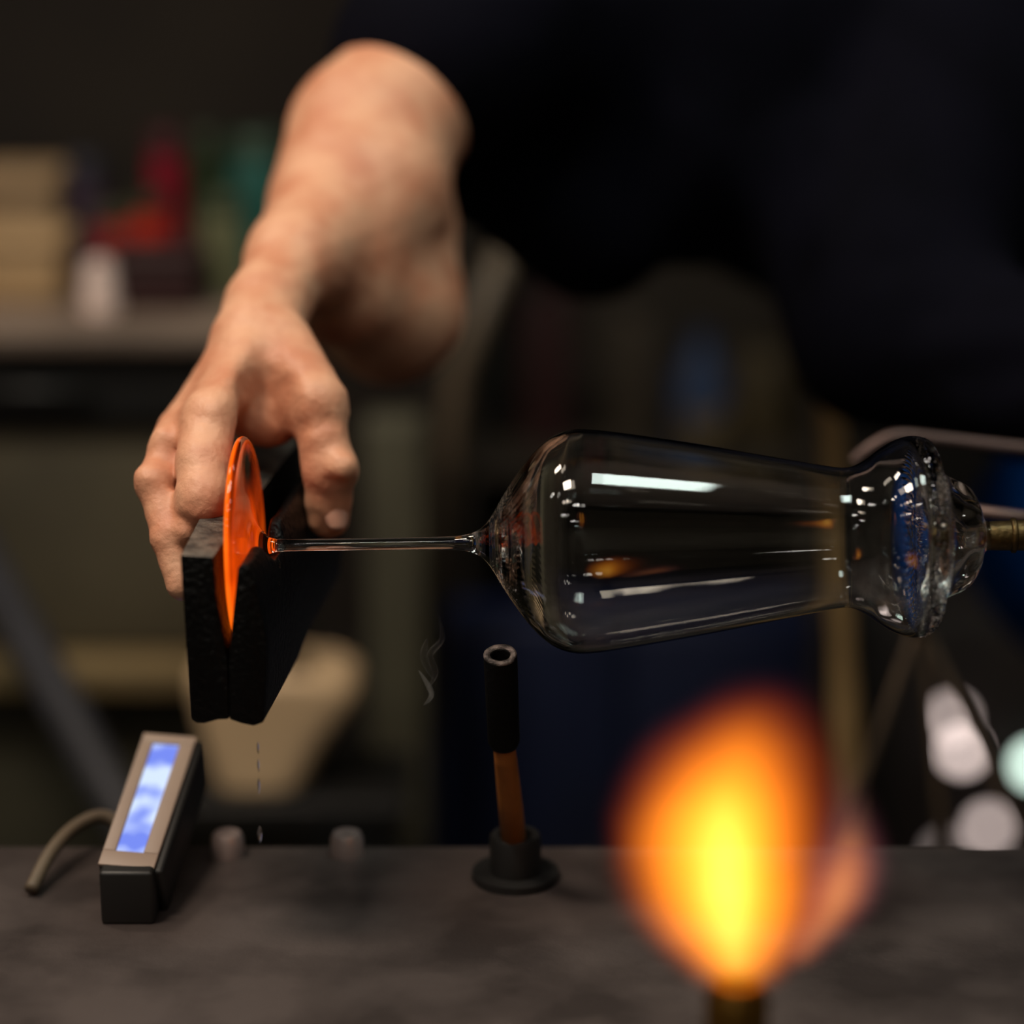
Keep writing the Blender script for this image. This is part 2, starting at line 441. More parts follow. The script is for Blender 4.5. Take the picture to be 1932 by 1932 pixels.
nt.links.new(tc.outputs['Object'], ns.inputs['Vector'])
ad = nt.nodes.new('ShaderNodeMath'); ad.operation = 'MULTIPLY_ADD'; ad.inputs[1].default_value = 0.9; ad.inputs[2].default_value = -0.47
nt.links.new(ns.outputs['Fac'], ad.inputs[0])
ad2 = nt.nodes.new('ShaderNodeMath'); ad2.operation = 'ADD'; ad2.use_clamp = True
nt.links.new(at.outputs['Fac'], ad2.inputs[0]); nt.links.new(ad.outputs[0], ad2.inputs[1])
nt.links.new(ad2.outputs[0], crr.inputs['Fac']); nt.links.new(crr.outputs['Color'], em.inputs[0])
em.inputs[1].default_value = 1.3
mx = nt.nodes.new('ShaderNodeMixShader')
nt.links.new(ad2.outputs[0], mx.inputs[0]); nt.links.new(gl.outputs[0], mx.inputs[1]); nt.links.new(em.outputs[0], mx.inputs[2])
gs = nt.nodes.new('ShaderNodeBsdfGlossy'); gs.inputs['Roughness'].default_value = 0.05
fr = nt.nodes.new('ShaderNodeFresnel'); fr.inputs['IOR'].default_value = 1.4
mx2 = nt.nodes.new('ShaderNodeMixShader'); nt.links.new(fr.outputs[0], mx2.inputs[0]); nt.links.new(mx.outputs[0], mx2.inputs[1]); nt.links.new(gs.outputs[0], mx2.inputs[2])
nt.links.new(mx2.outputs[0], nt.nodes['Material Output'].inputs['Surface'])
fp = dense([(464, 0.5), (463.5, 60), (462, 120), (459, 170), (456, 196), (455, 203), (457, 207.5), (462, 209), (467, 207.5), (470, 203), (472, 192), (474, 150), (477, 100), (482, 62), (490, 38), (500, 26)], 5)
V, Fc, N = revolve(fp, 128)
Fc = [q if (V[q[2]] - V[q[0]]).cross(V[q[3]] - V[q[1]]).dot(N[q[0]] + N[q[2]]) >= 0 else tuple(reversed(q)) for q in Fc]
me = mesh_from(V, Fc, 'foot', glass.location)
ha = me.attributes.new('glow_temp', 'FLOAT', 'POINT')
vals = []
for i, (x, r) in enumerate(fp):
    for k in range(128):
        th = 2 * math.pi * k / 128
        rim = max(0, min(1, (r - 165) / 32)); left = 1.0 if x < 463 else 0.0
        low = max(0, min(1, 0.72 - 0.75 * (r / 209) * math.cos(th)))
        core = max(0, min(1, (60 - r) / 30)) * 0.35
        vals.append(max(rim * (1.0 if x < 466 else .15 + .6 * low), left * (0.05 + 0.7 * low), 0.9 * low - core) if r > 34 else 0.12)
ha.data.foreach_set('value', vals)
foot = link('foot', me, m_hot, glass, True); foot['label'] = 'glowing orange hot foot disc'

# blowpipe
m_brass = mat('oxidised_pipe', sl(84, 68, 38), 0.4, metal=0.8, c2=sl(36, 30, 20), scale=60, bump=0.3)
pe = P(1858, 1011, 1.130); pdv = AX
pipe = thing('blowpipe', 'dark brassy blowpipe running out of frame to the right of the glass', 'blowpipe', pe)
def pp(x_px, r): return (pe + pdv * ((x_px - 1858) * PXLEN), r * PXLEN)
pl = [pp(1852, 16), pp(1856, 24), pp(1866, 27), pp(1890, 28), pp(1960, 29), pp(2050, 30), pp(3900, 31)]
tube('pipe_shaft', [a for a, r in pl], [r for a, r in pl], m_brass, pipe, 28)
for k, xx in enumerate((1905, 1930)):
    a = [pp(xx, 29), pp(xx + 3, 33), pp(xx + 9, 33), pp(xx + 12, 29)]
    tube('pipe_collar', [q for q, r in a], [r for q, r in a], m_brass, pipe, 28)

# ================================================================== FOOT MOULD (two charred boards with a slot)
m_char = mat('charred_wood', (0.0016, 0.0015, 0.0014, 1), 0.38, c2=(0.0008, 0.0008, 0.0008, 1), scale=90, bump=0.9, bscale=300, spec=0.16)
m_chart = mat('lit_char_top', sl(92, 82, 72), 0.55, c2=sl(40, 35, 31), scale=160, bump=0.7, bscale=400)  # paler char: light on the wet upper face is put into the colour
YAW = math.radians(5.5)
BD = Vector((math.sin(YAW), math.cos(YAW), 0)); FY = P(420, 1200, 1.095).y
BL = 0.215
mould = thing('foot_mould', 'black charred wooden mould board pair with slot around the glowing foot', 'mould', PY(425, 1362, FY) + BD * 0.08)
def board(name, poly_px, dirs, hts=None):
    """front polygon in photo pixels on the plane y = FY; rows of depth stations; hts(s, i, pt) edits a point"""
    front = [PY(x, y, FY) for x, y in poly_px]; n = len(front)
    st = [0, .012, .030, .042, .047, .052, .060, .068, .073, .078, .09, .12, .16, BL]
    V, Fc = [], []
    for j, s in enumerate(st):
        for i, p in enumerate(front):
            q = p + dirs(i) * s
            if hts: q = hts(s, i, q)
            V.append(q)
    for j in range(len(st) - 1):
        for i in range(n):
            Fc.append((j * n + i, j * n + (i + 1) % n, (j + 1) * n + (i + 1) % n, (j + 1) * n + i))
    Fc.append(tuple(range(n))); Fc.append(tuple(reversed(range((len(st) - 1) * n, len(st) * n))))
    me = mesh_from(V, Fc, name, mould.location)
    bm = bmesh.new(); bm.from_mesh(me); bmesh.ops.recalc_face_normals(bm, faces=bm.faces)
    bm.normal_update()
    sharp = [e for e in bm.edges if len(e.link_faces) == 2 and e.calc_face_angle(0) > math.radians(28)]
    bmesh.ops.bevel(bm, geom=sharp, offset=0.0011, segments=2, affect='EDGES', profile=0.5)
    bm.to_mesh(me); bm.free()
    o = link(name, me, m_char, mould, True); me.set_sharp_from_angle(angle=math.radians(40))
    return o
left_poly = [(340, 1047), (372, 1049), (402, 1051), (408, 1130), (420, 1200), (429, 1246), (431, 1300), (432, 1358), (410, 1359), (385, 1366), (370, 1366), (359, 1359), (350, 1210)]
BDL = Vector((math.sin(math.radians(1.0)), 1, 0)).normalized()
lb = board('board', left_poly, lambda i: BDL if i in (0, 12, 11, 10) else BD)
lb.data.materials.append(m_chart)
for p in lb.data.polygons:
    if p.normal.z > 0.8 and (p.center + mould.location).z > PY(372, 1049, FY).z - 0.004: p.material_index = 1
right_poly = [(448, 1072), (458, 1068), (470, 1067), (484, 1110), (496, 1165), (503, 1212), (501, 1290), (497, 1364), (478, 1371), (455, 1366), (432, 1358), (431, 1300), (431, 1246), (437, 1180)]
stemz = A0.z
def notch(s, i, q):
    if i in (0, 1, 2):
        c = 0.0565
        w = max(0, 1 - (abs(s - c) / 0.017) ** 4)
        zt = stemz - 0.0042
        if w > 0 and q.z > zt: q = Vector((q.x, q.y, q.z + (zt - q.z) * min(1, w * 1.3)))
        q.z += 0.0008 * math.sin(s * 260 + i)
    if i in (7, 8) and s > .10: q.z += .004
    return q
rb = board('board', right_poly, lambda i: BD, notch)
# splinters and burnt crumbs round the notch
m_gloss = mat('wet_char', (0.004, 0.004, 0.004, 1), 0.12, c2=(0.002, 0.002, 0.002, 1), scale=100, bump=0.5, coat=0.5)
bm = bmesh.new()
nb = PY(470, 1067, FY) + BD * 0.0565
for k in range(26):
    c = Vector((nb.x + random.uniform(-.001, .0035), nb.y + random.uniform(-.016, .016), stemz - 0.004 - random.uniform(0, .012)))
    m4 = Matrix.Translation(c) @ Matrix.Rotation(random.uniform(0, 6), 4, Vector((random.random(), random.random(), random.random())).normalized()) @ Matrix.Diagonal((random.uniform(.0005, .0014), random.uniform(.0005, .0012), random.uniform(.001, .0032), 1))
    bmesh.ops.create_icosphere(bm, subdivisions=1, radius=1, matrix=m4)
sp = link('burnt_splinters', from_bm(bm, 'splinters', mould.location), m_gloss, mould, False); sp['kind'] = 'stuff'

# ================================================================== PERSON: arm, hand, shirt, trousers
m_skin = mat('skin', sl(212, 158, 126), 0.5, c2=sl(192, 126, 95), scale=34, bump=0.3, bscale=300, spec=0.4, detail=6)
_b = m_skin.node_tree.nodes['Principled BSDF']
_b.inputs['Subsurface Weight'].default_value = 0.0; _b.inputs['Subsurface Radius'].default_value = (0.006, 0.002, 0.001); _b.inputs['Subsurface Scale'].default_value = 0.6
person = thing('person', 'person in dark navy shirt leaning in, bare arm gripping the black mould', 'person', Vector((0.62, 0.95, 0.0)))
lo = P(200, 1180, 1.13); hi = P(1000, 100, 1.56)
vol = Vol((P(195, 900, 1.13).x, 0.0 - 0.06, 0.92), (0.10, 0.56, 1.36), 0.0019)
H = lambda x, y, d: np.array(P(x, y, d))
# arm
vol.cone(H(487, 640, 1.245), H(503, 580, 1.268), .0212, .0198, .008)
vol.cone(H(503, 580, 1.268), H(555, 490, 1.312), .0202, .0245, .012)
vol.cone(H(555, 490, 1.312), H(622, 385, 1.38), .0245, .0320, .012)
vol.cone(H(580, 500, 1.33), H(670, 420, 1.39), .026, .038, .014)
vol.cone(H(670, 420, 1.39), H(694, 370, 1.40), .038, .045, .014)
vol.cone(H(692, 380, 1.40), H(712, 250, 1.43), .045, .045, .016)
vol.cone(H(712, 250, 1.43), H(900, 40, 1.50), .045, .052, .014)
vol.cone(H(622, 385, 1.38), H(676, 270, 1.42), .0320, .042, .014)
vol.cone(H(650, 550, 1.37), H(735, 582, 1.42), .034, .040, .018)
vol.cone(H(735, 582, 1.42), H(768, 430, 1.45), .040, .031, .020)
# palm and metacarpals
palm = vol.empty()
palm.cone(H(487, 640, 1.245), H(472, 690, 1.228), .0205, .0200, .009)
palm.cone(H(472, 660, 1.237), H(398, 790, 1.180), .0150, .0138, .009)
palm.cone(H(458, 655, 1.245), H(331, 826, 1.192), .0125, .0105, .009)
palm.cone(H(458, 650, 1.260), H(335, 812, 1.222), .0130, .0100, .009)
palm.cone(H(462, 645, 1.275), H(360, 790, 1.250), .0130, .0095, .009)
palm.cone(H(530, 655, 1.235), H(592, 765, 1.208), .0160, .0160, .009)
palm.cone(H(500, 690, 1.235), H(478, 790, 1.225), .0165, .0130, .010)
palm.cone(H(560, 740, 1.222), H(520, 800, 1.222), .0130, .0110, .010)
vol.merge(palm, .010)
# tendons on the back of the hand
for (a, b) in (((468, 655, 1.216), (402, 772, 1.166)), ((448, 670, 1.224), (342, 805, 1.182))):
    vol.cone(H(*a), H(*b), .0030, .0022, .009)
def finger(pts, k=.003):
    g = vol.empty()
    for (a, b) in zip(pts[:-1], pts[1:]):
        g.cone(H(*a[:3]), H(*b[:3]), a[3], b[3], .0035)
    vol.merge(g, k)
finger([(360, 790, 1.250, .0095), (315, 890, 1.245, .0086), (330, 1010, 1.225, .0078), (372, 1090, 1.205, .0068)], .004)      # little
finger([(335, 812, 1.222, .0100), (300, 905, 1.205, .0090), (322, 1020, 1.190, .0082), (356, 1105, 1.178, .0072)], .004)      # ring
finger([(331, 826, 1.192, .0105), (294, 910, 1.168, .0090), (318, 1015, 1.155, .0084), (343, 1105, 1.150, .0076)], .004)      # middle
finger([(398, 790, 1.180, .0138), (381, 870, 1.162, .0124), (383, 938, 1.152, .0128), (380, 950, 1.150, .0120)], .005)     # index
finger([(372, 960, 1.160, .0080), (352, 1002, 1.150, .0070)], .002)     # index tip folded below
finger([(532, 655, 1.235, .0155), (592, 768, 1.208, .0162), (607, 830, 1.203, .0130), (622, 886, 1.203, .0135), (620, 940, 1.208, .0112), (620, 976, 1.212, .0108)], .006)   # thumb
# knuckle bumps and creases
vol.cone(H(308, 828, 1.176), H(309, 832, 1.177), .0056, .0056, .008)
vol.cone(H(278, 904, 1.162), H(279, 908, 1.165), .0050, .0050, .008)
vol.cone(H(648, 880, 1.190), H(640, 886, 1.197), .0064, .0064, .009)
for (a, b, r) in (((600, 908, 1.186), (655, 918, 1.190), .0012), ((560, 800, 1.186), (645, 795, 1.192), .0018), ((350, 950, 1.136), (405, 955, 1.136), .0015)):
    vol.carve(H(*a), H(*b), r, r, .004)
vol.carve(H(506, 742, 1.196), H(500, 812, 1.192), .010, .014, .014)
X_, Y_, Z_ = np.meshgrid(*vol.ax, indexing='ij', sparse=True)
vol.v += (0.00025 * np.sin(X_ * 310 + 2 * np.sin(Z_ * 170)) * np.sin(Z_ * 260 + Y_ * 140) + 0.0003 * np.sin(X_ * 620 + Y_ * 380) * np.sin(Z_ * 540 - X_ * 210 + 1)).astype(np.float32)

body = link('body', vol.mesh('body', person.location, 4), m_skin, person, True); body['label'] = 'bare forearm and hand'
# thumb nail
m_nail = mat('nail', sl(205, 160, 140), 0.28, c2=sl(190, 140, 120), scale=40)
def nail(c, nrm, up, w, l):
    nrm = Vector(nrm).normalized(); up = (Vector(up) - nrm * Vector(up).dot(nrm)).normalized(); rt = up.cross(nrm)
    V, Fc = [], []; n = 9
    for j in range(n):
        for i in range(n):
            a = -1 + 2 * i / (n - 1); b = -1 + 2 * j / (n - 1)
            aa = a * math.sqrt(max(0, 1 - 0.45 * b * b)); bb = b * math.sqrt(max(0, 1 - 0.35 * a * a))
            V.append(c + rt * aa * w + up * bb * l + nrm * (0.0012 - 0.0032 * aa * aa - 0.0010 * bb * bb))
    for j in range(n - 1):
        for i in range(n - 1): Fc.append((j * n + i, j * n + i + 1, (j + 1) * n + i + 1, (j + 1) * n + i))
    o = link('thumb_nail', mesh_from(V, Fc, 'nail', person.location), m_nail, person, True)
    md = o.modifiers.new('thickness', 'SOLIDIFY'); md.thickness = 0.0008; md.offset = -1
    return o
tc_ = P(622, 974, 1.210)
nd = (CAM - tc_).normalized() * 0.9 + Vector((0.36, 0, 0.02))
nail(tc_ + nd.normalized() * .0112, nd, (0.02, 0.02, 1), .0060, .0072)

# shirt
m_shirt = mat('navy_shirt', (0.0026, 0.0025, 0.0056, 1), 0.9, c2=(0.0016, 0.0016, 0.0036, 1), scale=14, bump=0.5, bscale=50, spec=0.05)
sv = Vol((-0.20, 0.24, 0.85), (0.95, 1.20, 1.72), 0.008)
S = lambda x, y, d: np.array(P(x, y, d))
sv.cone(S(1180, 330, 1.62), S(1120, 430, 1.60), .085, .040, .03)           # hanging shirt front
sv.cone(S(930, 290, 1.58), S(1110, 400, 1.60), .050, .050, .04)
sv.cone(S(1260, 300, 1.66), S(1330, 420, 1.66), .080, .022, .03)
sv.cone(S(815, 120, 1.465), S(900, 40, 1.50), .064, .068, .02)
sv.cone(S(900, 40, 1.50), S(1020, 60, 1.60), .068, .085, .03)              # right sleeve
sv.cone(S(1020, 60, 1.60), S(1350, 60, 1.72), .095, .14, .05)
sv.cone(S(1350, 60, 1.72), S(1750, 40, 1.78), .14, .14, .06)                # chest
sv.cone(S(1600, 200, 1.80), S(2000, 520, 2.05), .150, .150, .06)            # belly towards the hips
sv.cone(S(1830, 60, 1.72), S(1800, 250, 1.66), .100, .080, .04)             # left sleeve
sv.cone(S(1760, 200, 1.66), S(1690, 560, 1.58), .090, .068, .03)
sv.cone(S(1690, 560, 1.58), S(1660, 640, 1.57), .066, .045, .03)
sv.cone(S(1640, 560, 1.58), S(1600, 650, 1.57), .045, .022, .03)
sv.cone(S(1480, 330, 1.62), S(1530, 520, 1.60), .045, .026, .03)
sv.cone(S(1690, 630, 1.57), S(1960, 700, 1.50), .060, .050, .03)
sv.cone(S(1960, 700, 1.50), S(2250, 760, 1.40), .050, .045, .03)
# folds
for (a, b, r) in (((930, 250, 1.50), (1090, 500, 1.53), .006), ((1000, 200, 1.51), (1160, 520, 1.53), .007), ((1560, 640, 1.50), (1800, 570, 1.48), .006), ((1560, 500, 1.50), (1800, 440, 1.50), .008), ((1480, 330, 1.55), (1500, 520, 1.55), .006), ((1700, 740, 1.5), (1932, 690, 1.44), .006)):
    sv.carve(S(*a), S(*b), r, r, .018)
sh = link('shirt', sv.mesh('shirt', person.location, 3), m_shirt, person, True); sh['label'] = 'dark navy work shirt'
# trousers
m_jean = mat('blue_denim', sl(0, 66, 138), 0.9, c2=sl(0, 48, 106), scale=40, bump=0.3, spec=0.1)
tv = Vol((0.25, 0.45, 0.0), (1.15, 1.40, 1.08), 0.012)
T = lambda x, y, z: np.array((x, y, z))
tv.cone(T(.62, 1.06, .86), T(.86, 1.06, .86), .15, .15, .05)
tv.cone(T(.66, 1.04, .82), T(.462, .74, .765), .110, .098, .04)
tv.cone(T(.462, .74, .765), T(.68, .76, .42), .085, .060, .03)
tv.cone(T(.68, .76, .42), T(.74, .80, .10), .060, .050, .03)
tv.cone(T(.90, 1.04, .84), T(.90, .72, .78), .105, .080, .04)
tv.cone(T(.90, .72, .78), T(.92, .76, .42), .078, .060, .03)
tv.cone(T(.92, .76, .42), T(.93, .80, .10), .060, .050, .03)
tr = link('trousers', tv.mesh('trousers', person.location, 2), m_jean, person, True); tr['label'] = 'blue denim trousers'
m_shoe = mat('shoe_leather', sl(30, 26, 24), 0.5)
for fx in (.75, .935):
    zv = Vol((fx - .09, .50, -0.005), (fx + .09, .95, .16), 0.008)
    zv.cone(T(fx, .84, .045), T(fx, .62, .038), .042, .036, .02); zv.cone(T(fx, .82, .09), T(fx, .82, .12), .045, .045, .02)
    link('shoe', zv.mesh('shoe', person.location, 2), m_shoe, person, True)
# stool below the person
m_stool = mat('stool_wood', sl(70, 50, 34), 0.6, scale=12, stretch=(1, 8, 1))
stool = thing('stool', 'tall wooden stool beneath the person in denim trousers', 'stool', Vector((.76, 1.07, 0)))
lathe('seat', [(0.001, .68), (.17, .68), (.18, .69), (.18, .70), (.17, .712), (.001, .712)], m_stool, stool, (.76, 1.07, 0))
for k in range(4):
    a = math.pi / 4 + k * math.pi / 2
    tube('leg', [(.76 + .12 * math.cos(a), 1.07 + .12 * math.sin(a), .69), (.76 + .19 * math.cos(a), 1.07 + .19 * math.sin(a), 0)], .016, m_stool, stool, 10)

# ================================================================== WORKBENCH IN FRONT
BZ = 0.80
m_steel = mat('bench_steel', sl(92, 82, 79), 0.5, metal=0.5, c2=sl(62, 54, 52), scale=18, bump=0.2)
m_dark = mat('black_paint', sl(20, 19, 18), 0.55, c2=sl(12, 12, 12), scale=30)
by1 = PZ(600, 1594, BZ).y
bench = thing('workbench', 'dark steel workbench along the bottom edge in front of the glass', 'workbench', Vector((0.0, -0.1, 0)))
box('bench_top', -0.75, 0.75, -0.42, by1, BZ - 0.03, BZ, m_steel, bench, 0.004)
for sx in (-.70, .70):
    for sy in (-.37, by1 - 0.05): box('leg', sx - .02, sx + .02, sy - .02, sy + .02, 0, BZ - .03, m_dark, bench, .002)
for sx in (-.70, .70): box('brace', sx - .012, sx + .012, -.35, by1 - .07, .18, .22, m_dark, bench)
for px in (430, 655):
    q = PZ(px, 1612, BZ)
    lathe('bolt_head', [(.001, .012), (.007, .012), (.0085, .009), (.0085, .0)], mat('bolt_steel', sl(190, 170, 165), 0.3, metal=0.6), bench, (q.x, q.y, BZ), n=16)

# ---- black tube on a wooden handle
m_graph = mat('graphite', (0.0016, 0.0015, 0.0014, 1), 0.6, c2=(0.001, 0.001, 0.001, 1), scale=60, bump=0.4, spec=0.12)
m_rim = mat('speckled_rim', sl(120, 108, 104), 0.4, c2=sl(34, 30, 29), scale=260, metal=0.4, bump=0.5)  # pale metallic speckles over a dark tone
m_handle = mat('handle_wood', sl(172, 104, 34), 0.55, c2=sl(138, 80, 24), scale=9, stretch=(6, 6, 1))
tt = P(944, 1236, 1.135); tb = P(951, 1402, 1.164)
hd = (P(975, 1640, 1.225) - tb).normalized()
hb = tb + hd * ((BZ + 0.012 - tb.z) / hd.z)
tool = thing('shaping_tool', 'hollow black tube on a brown wooden handle standing below the bowl', 'tool', hb)
ta = (tt - tb).normalized()
R1 = 0.0080
# hollow tube
a_ = ta.orthogonal().normalized(); b_ = ta.cross(a_)
def ringed(name, prof, m, n=28, wob=0.0):
    V, Fc = [], []
    for (s, r) in prof:
        for k in range(n):
            th = 2 * math.pi * k / n
            rr = r * (1 + wob * math.sin(th * 3 + 1) + wob * 0.6 * math.sin(th * 7))
            V.append(tb + ta * s + (a_ * math.cos(th) + b_ * math.sin(th)) * rr)
    for i in range(len(prof) - 1):
        for k in range(n): Fc.append((i * n + k, i * n + (k + 1) % n, (i + 1) * n + (k + 1) % n, (i + 1) * n + k))
    me = mesh_from(V, Fc, name, tool.location)
    bm = bmesh.new(); bm.from_mesh(me); bmesh.ops.recalc_face_normals(bm, faces=bm.faces); bm.to_mesh(me); bm.free()
    return link(name, me, m, tool, True)
TL = (tt - tb).length
ringed('tube_body', [(-.001, .002), (-.001, .0068), (.002, R1 * .97), (TL - .001, R1), (TL, R1 * .97), (TL, R1 * .6), (TL - .001, R1 * .55), (TL - .025, R1 * .52), (TL - .0255, .0005)], m_graph)
ringed('rim', [(TL - .0004, R1 * .99), (TL + .0008, R1 * .96), (TL + .0010, R1 * .80), (TL + .0004, R1 * .62), (TL - .003, R1 * .565), (TL - .003, R1 * .60), (TL - .0012, R1 * .80), (TL - .0004, R1 * .99)], m_rim, wob=.02)
tube('handle', [tb - ta * 0.001, tb + hd * .012, tb + hd * .04, hb], [.0052, .0056, .0060, .0064], m_handle, tool, 20)
hold = thing('tool_holder', 'small dark steel socket on the bench that holds the wooden handle', 'holder', Vector((hb.x, hb.y, BZ)))
lathe('socket', [(.0085, .004), (.0085, .024), (.012, .024), (.013, .022), (.013, .004), (.022, .004), (.022, .0), (.0085, .0), (.0085, .004)], m_dark, hold, (hb.x, hb.y, BZ), n=24)

# ---- display device at lower left
m_case = mat('beige_bezel', sl(150, 132, 118), 0.5, c2=sl(136, 116, 104), scale=10)
m_caseb = mat('black_case', sl(22, 21, 20), 0.5)
dt = P(322, 1392, 1.245); dbm = P(238, 1640, 1.17)
dev = thing('digital_display', 'tilted box with pale bezel and glowing blue display on the bench', 'display', Vector((dbm.x, dbm.y, BZ)))
dl = (dt - dbm); L = dl.length; dv = dl.normalized()
du = (Vector((1, 0, 0)) - dv * dv.x).normalized(); dn = du.cross(dv)          # face normal
if dn.y > 0: dn = -dn
def obox(name, u0, u1, v0, v1, n0, n1, m, parent, bev=.001):
    bm = box_bm(u0, u1, v0, v1, n0, n1, bev)
    M = Matrix((du, dv, dn)).transposed()
    for v in bm.verts: v.co = M @ v.co + dbm
    return link(name, from_bm(bm, name, parent.location), m, parent, True)
hw = 52 * 1.22 / F
obox('housing', -hw, hw + .004, 0, L, -.030, 0, m_caseb, dev, .002)
for nm, (u0, u1, v0, v1) in {'a': (-hw, hw, L - .0065, L), 'b': (-hw, hw, 0, .010), 'c': (-hw, -.0075, .010, L - .0065), 'd': (.0062, hw, .010, L - .0065)}.items():
    obox('bezel', u0, u1, v0, v1, 0, .0022, m_case, dev, .0006)
m_scr = bpy.data.materials.new('blue_screen'); m_scr.use_nodes = True
nt = m_scr.node_tree; nt.nodes.remove(nt.nodes['Principled BSDF'])
e = nt.nodes.new('ShaderNodeEmission'); tc = nt.nodes.new('ShaderNodeTexCoord'); mp = nt.nodes.new('ShaderNodeMapping')
mp.inputs['Scale'].default_value = (38, 38, 38)
n_ = nt.nodes.new('ShaderNodeTexNoise'); n_.inputs['Scale'].default_value = 1.0; n_.inputs['Detail'].default_value = 2
cr = nt.nodes.new('ShaderNodeValToRGB'); cr.color_ramp.elements[0].position = .40; cr.color_ramp.elements[1].position = .58
cr.color_ramp.elements[0].color = (0.17, 0.24, 0.80, 1); cr.color_ramp.elements[1].color = (0.62, 0.74, 1.0, 1)  # paler blue patches imitate a reflection lying on the display
nt.links.new(tc.outputs['Object'], mp.inputs[0]); nt.links.new(mp.outputs[0], n_.inputs['Vector']); nt.links.new(n_.outputs['Fac'], cr.inputs[0]); nt.links.new(cr.outputs[0], e.inputs[0])
e.inputs[1].default_value = 1.15
nt.links.new(e.outputs[0], nt.nodes['Material Output'].inputs['Surface'])
obox('screen', -.0075, .0062, .010, L - .0065, 0, .0010, m_scr, dev, 0)['label'] = 'glowing blue display'
fz = min((Vector(c)).z for c in [dbm + du * s * hw + dn * -.030 for s in (-1, 1)])
box('foot_block', dbm.x - .012, dbm.x + .014, dbm.y - .008, dbm.y + .030, BZ, dbm.z + .002, m_caseb, dev, .002)
# cable
m_cab = mat('grey_cable', sl(92, 78, 62), 0.6)
c0 = [P(60, 1700, 1.2), P(95, 1610, 1.22), P(140, 1562, 1.24), P(190, 1540, 1.25), P(230, 1560, 1.25), P(250, 1600, 1.24)]
c0[0].z = BZ + .004
cab = link('cable', tube_mesh(spline(c0, 8), 0.0036, 12), m_cab, None, True)
tag(cab, 'thick grey-brown cable looping up beside the blue display', 'cable')

# ================================================================== FLAME AND TORCH
FD = 0.90
fb = P(1392, 1850, FD)
torch = thing('gas_torch', 'brass gas torch on the bench under the orange flame', 'torch', Vector((fb.x, fb.y, BZ)))
m_br = mat('torch_brass', sl(150, 112, 52), 0.3, metal=1.0)
lathe('nozzle', [(.009, .0), (.010, -.004), (.012, -.006), (.012, -.030), (.009, -.032), (.008, -.045), (.006, -.045), (.006, .0), (.009, .0)], m_br, torch, fb, n=28)
lathe('torch_body', [(.0005, fb.z - .044 - BZ), (.014, fb.z - .044 - BZ), (.016, fb.z - .048 - BZ), (.016, .02), (.03, .014), (.032, .0), (.0005, .0)], m_dark, torch, (fb.x, fb.y, BZ), n=28)
tube('gas_hose', spline([(fb.x + .014, fb.y, BZ + .03), (fb.x + .06, fb.y - .01, BZ + .02), (fb.x + .14, fb.y - .03, BZ + .012), (fb.x + .3, fb.y - .04, BZ + .010)], 8), .006, m_dark, torch, 12)
def flame(name, base, path, rad, label, colors, strength, nscale=18.0):
    """teardrop hull carrying an emissive volume; heat falls off from the axis stored per station"""
    rings = 26; n = 28; pts = spline(path, 9)
    V, Fc = [], []
    for i, p in enumerate(pts):
        t = i / (len(pts) - 1)
        r = np.interp(t, [a for a, b in rad], [b for a, b in rad])
        for k in range(n):
            th = 2 * math.pi * k / n
            V.append(p + Vector((math.cos(th) * r, math.sin(th) * r, 0)))
    for i in range(len(pts) - 1):
        for k in range(n): Fc.append((i * n + k, i * n + (k + 1) % n, (i + 1) * n + (k + 1) % n, (i + 1) * n + k))
    Fc.append(tuple(reversed(range(n)))); Fc.append(tuple(range((len(pts) - 1) * n, len(pts) * n)))
    return V, Fc, pts
flame_root = thing('flame', 'large soft orange and yellow torch flame with a reddish side tongue, lower right', 'flame', fb)
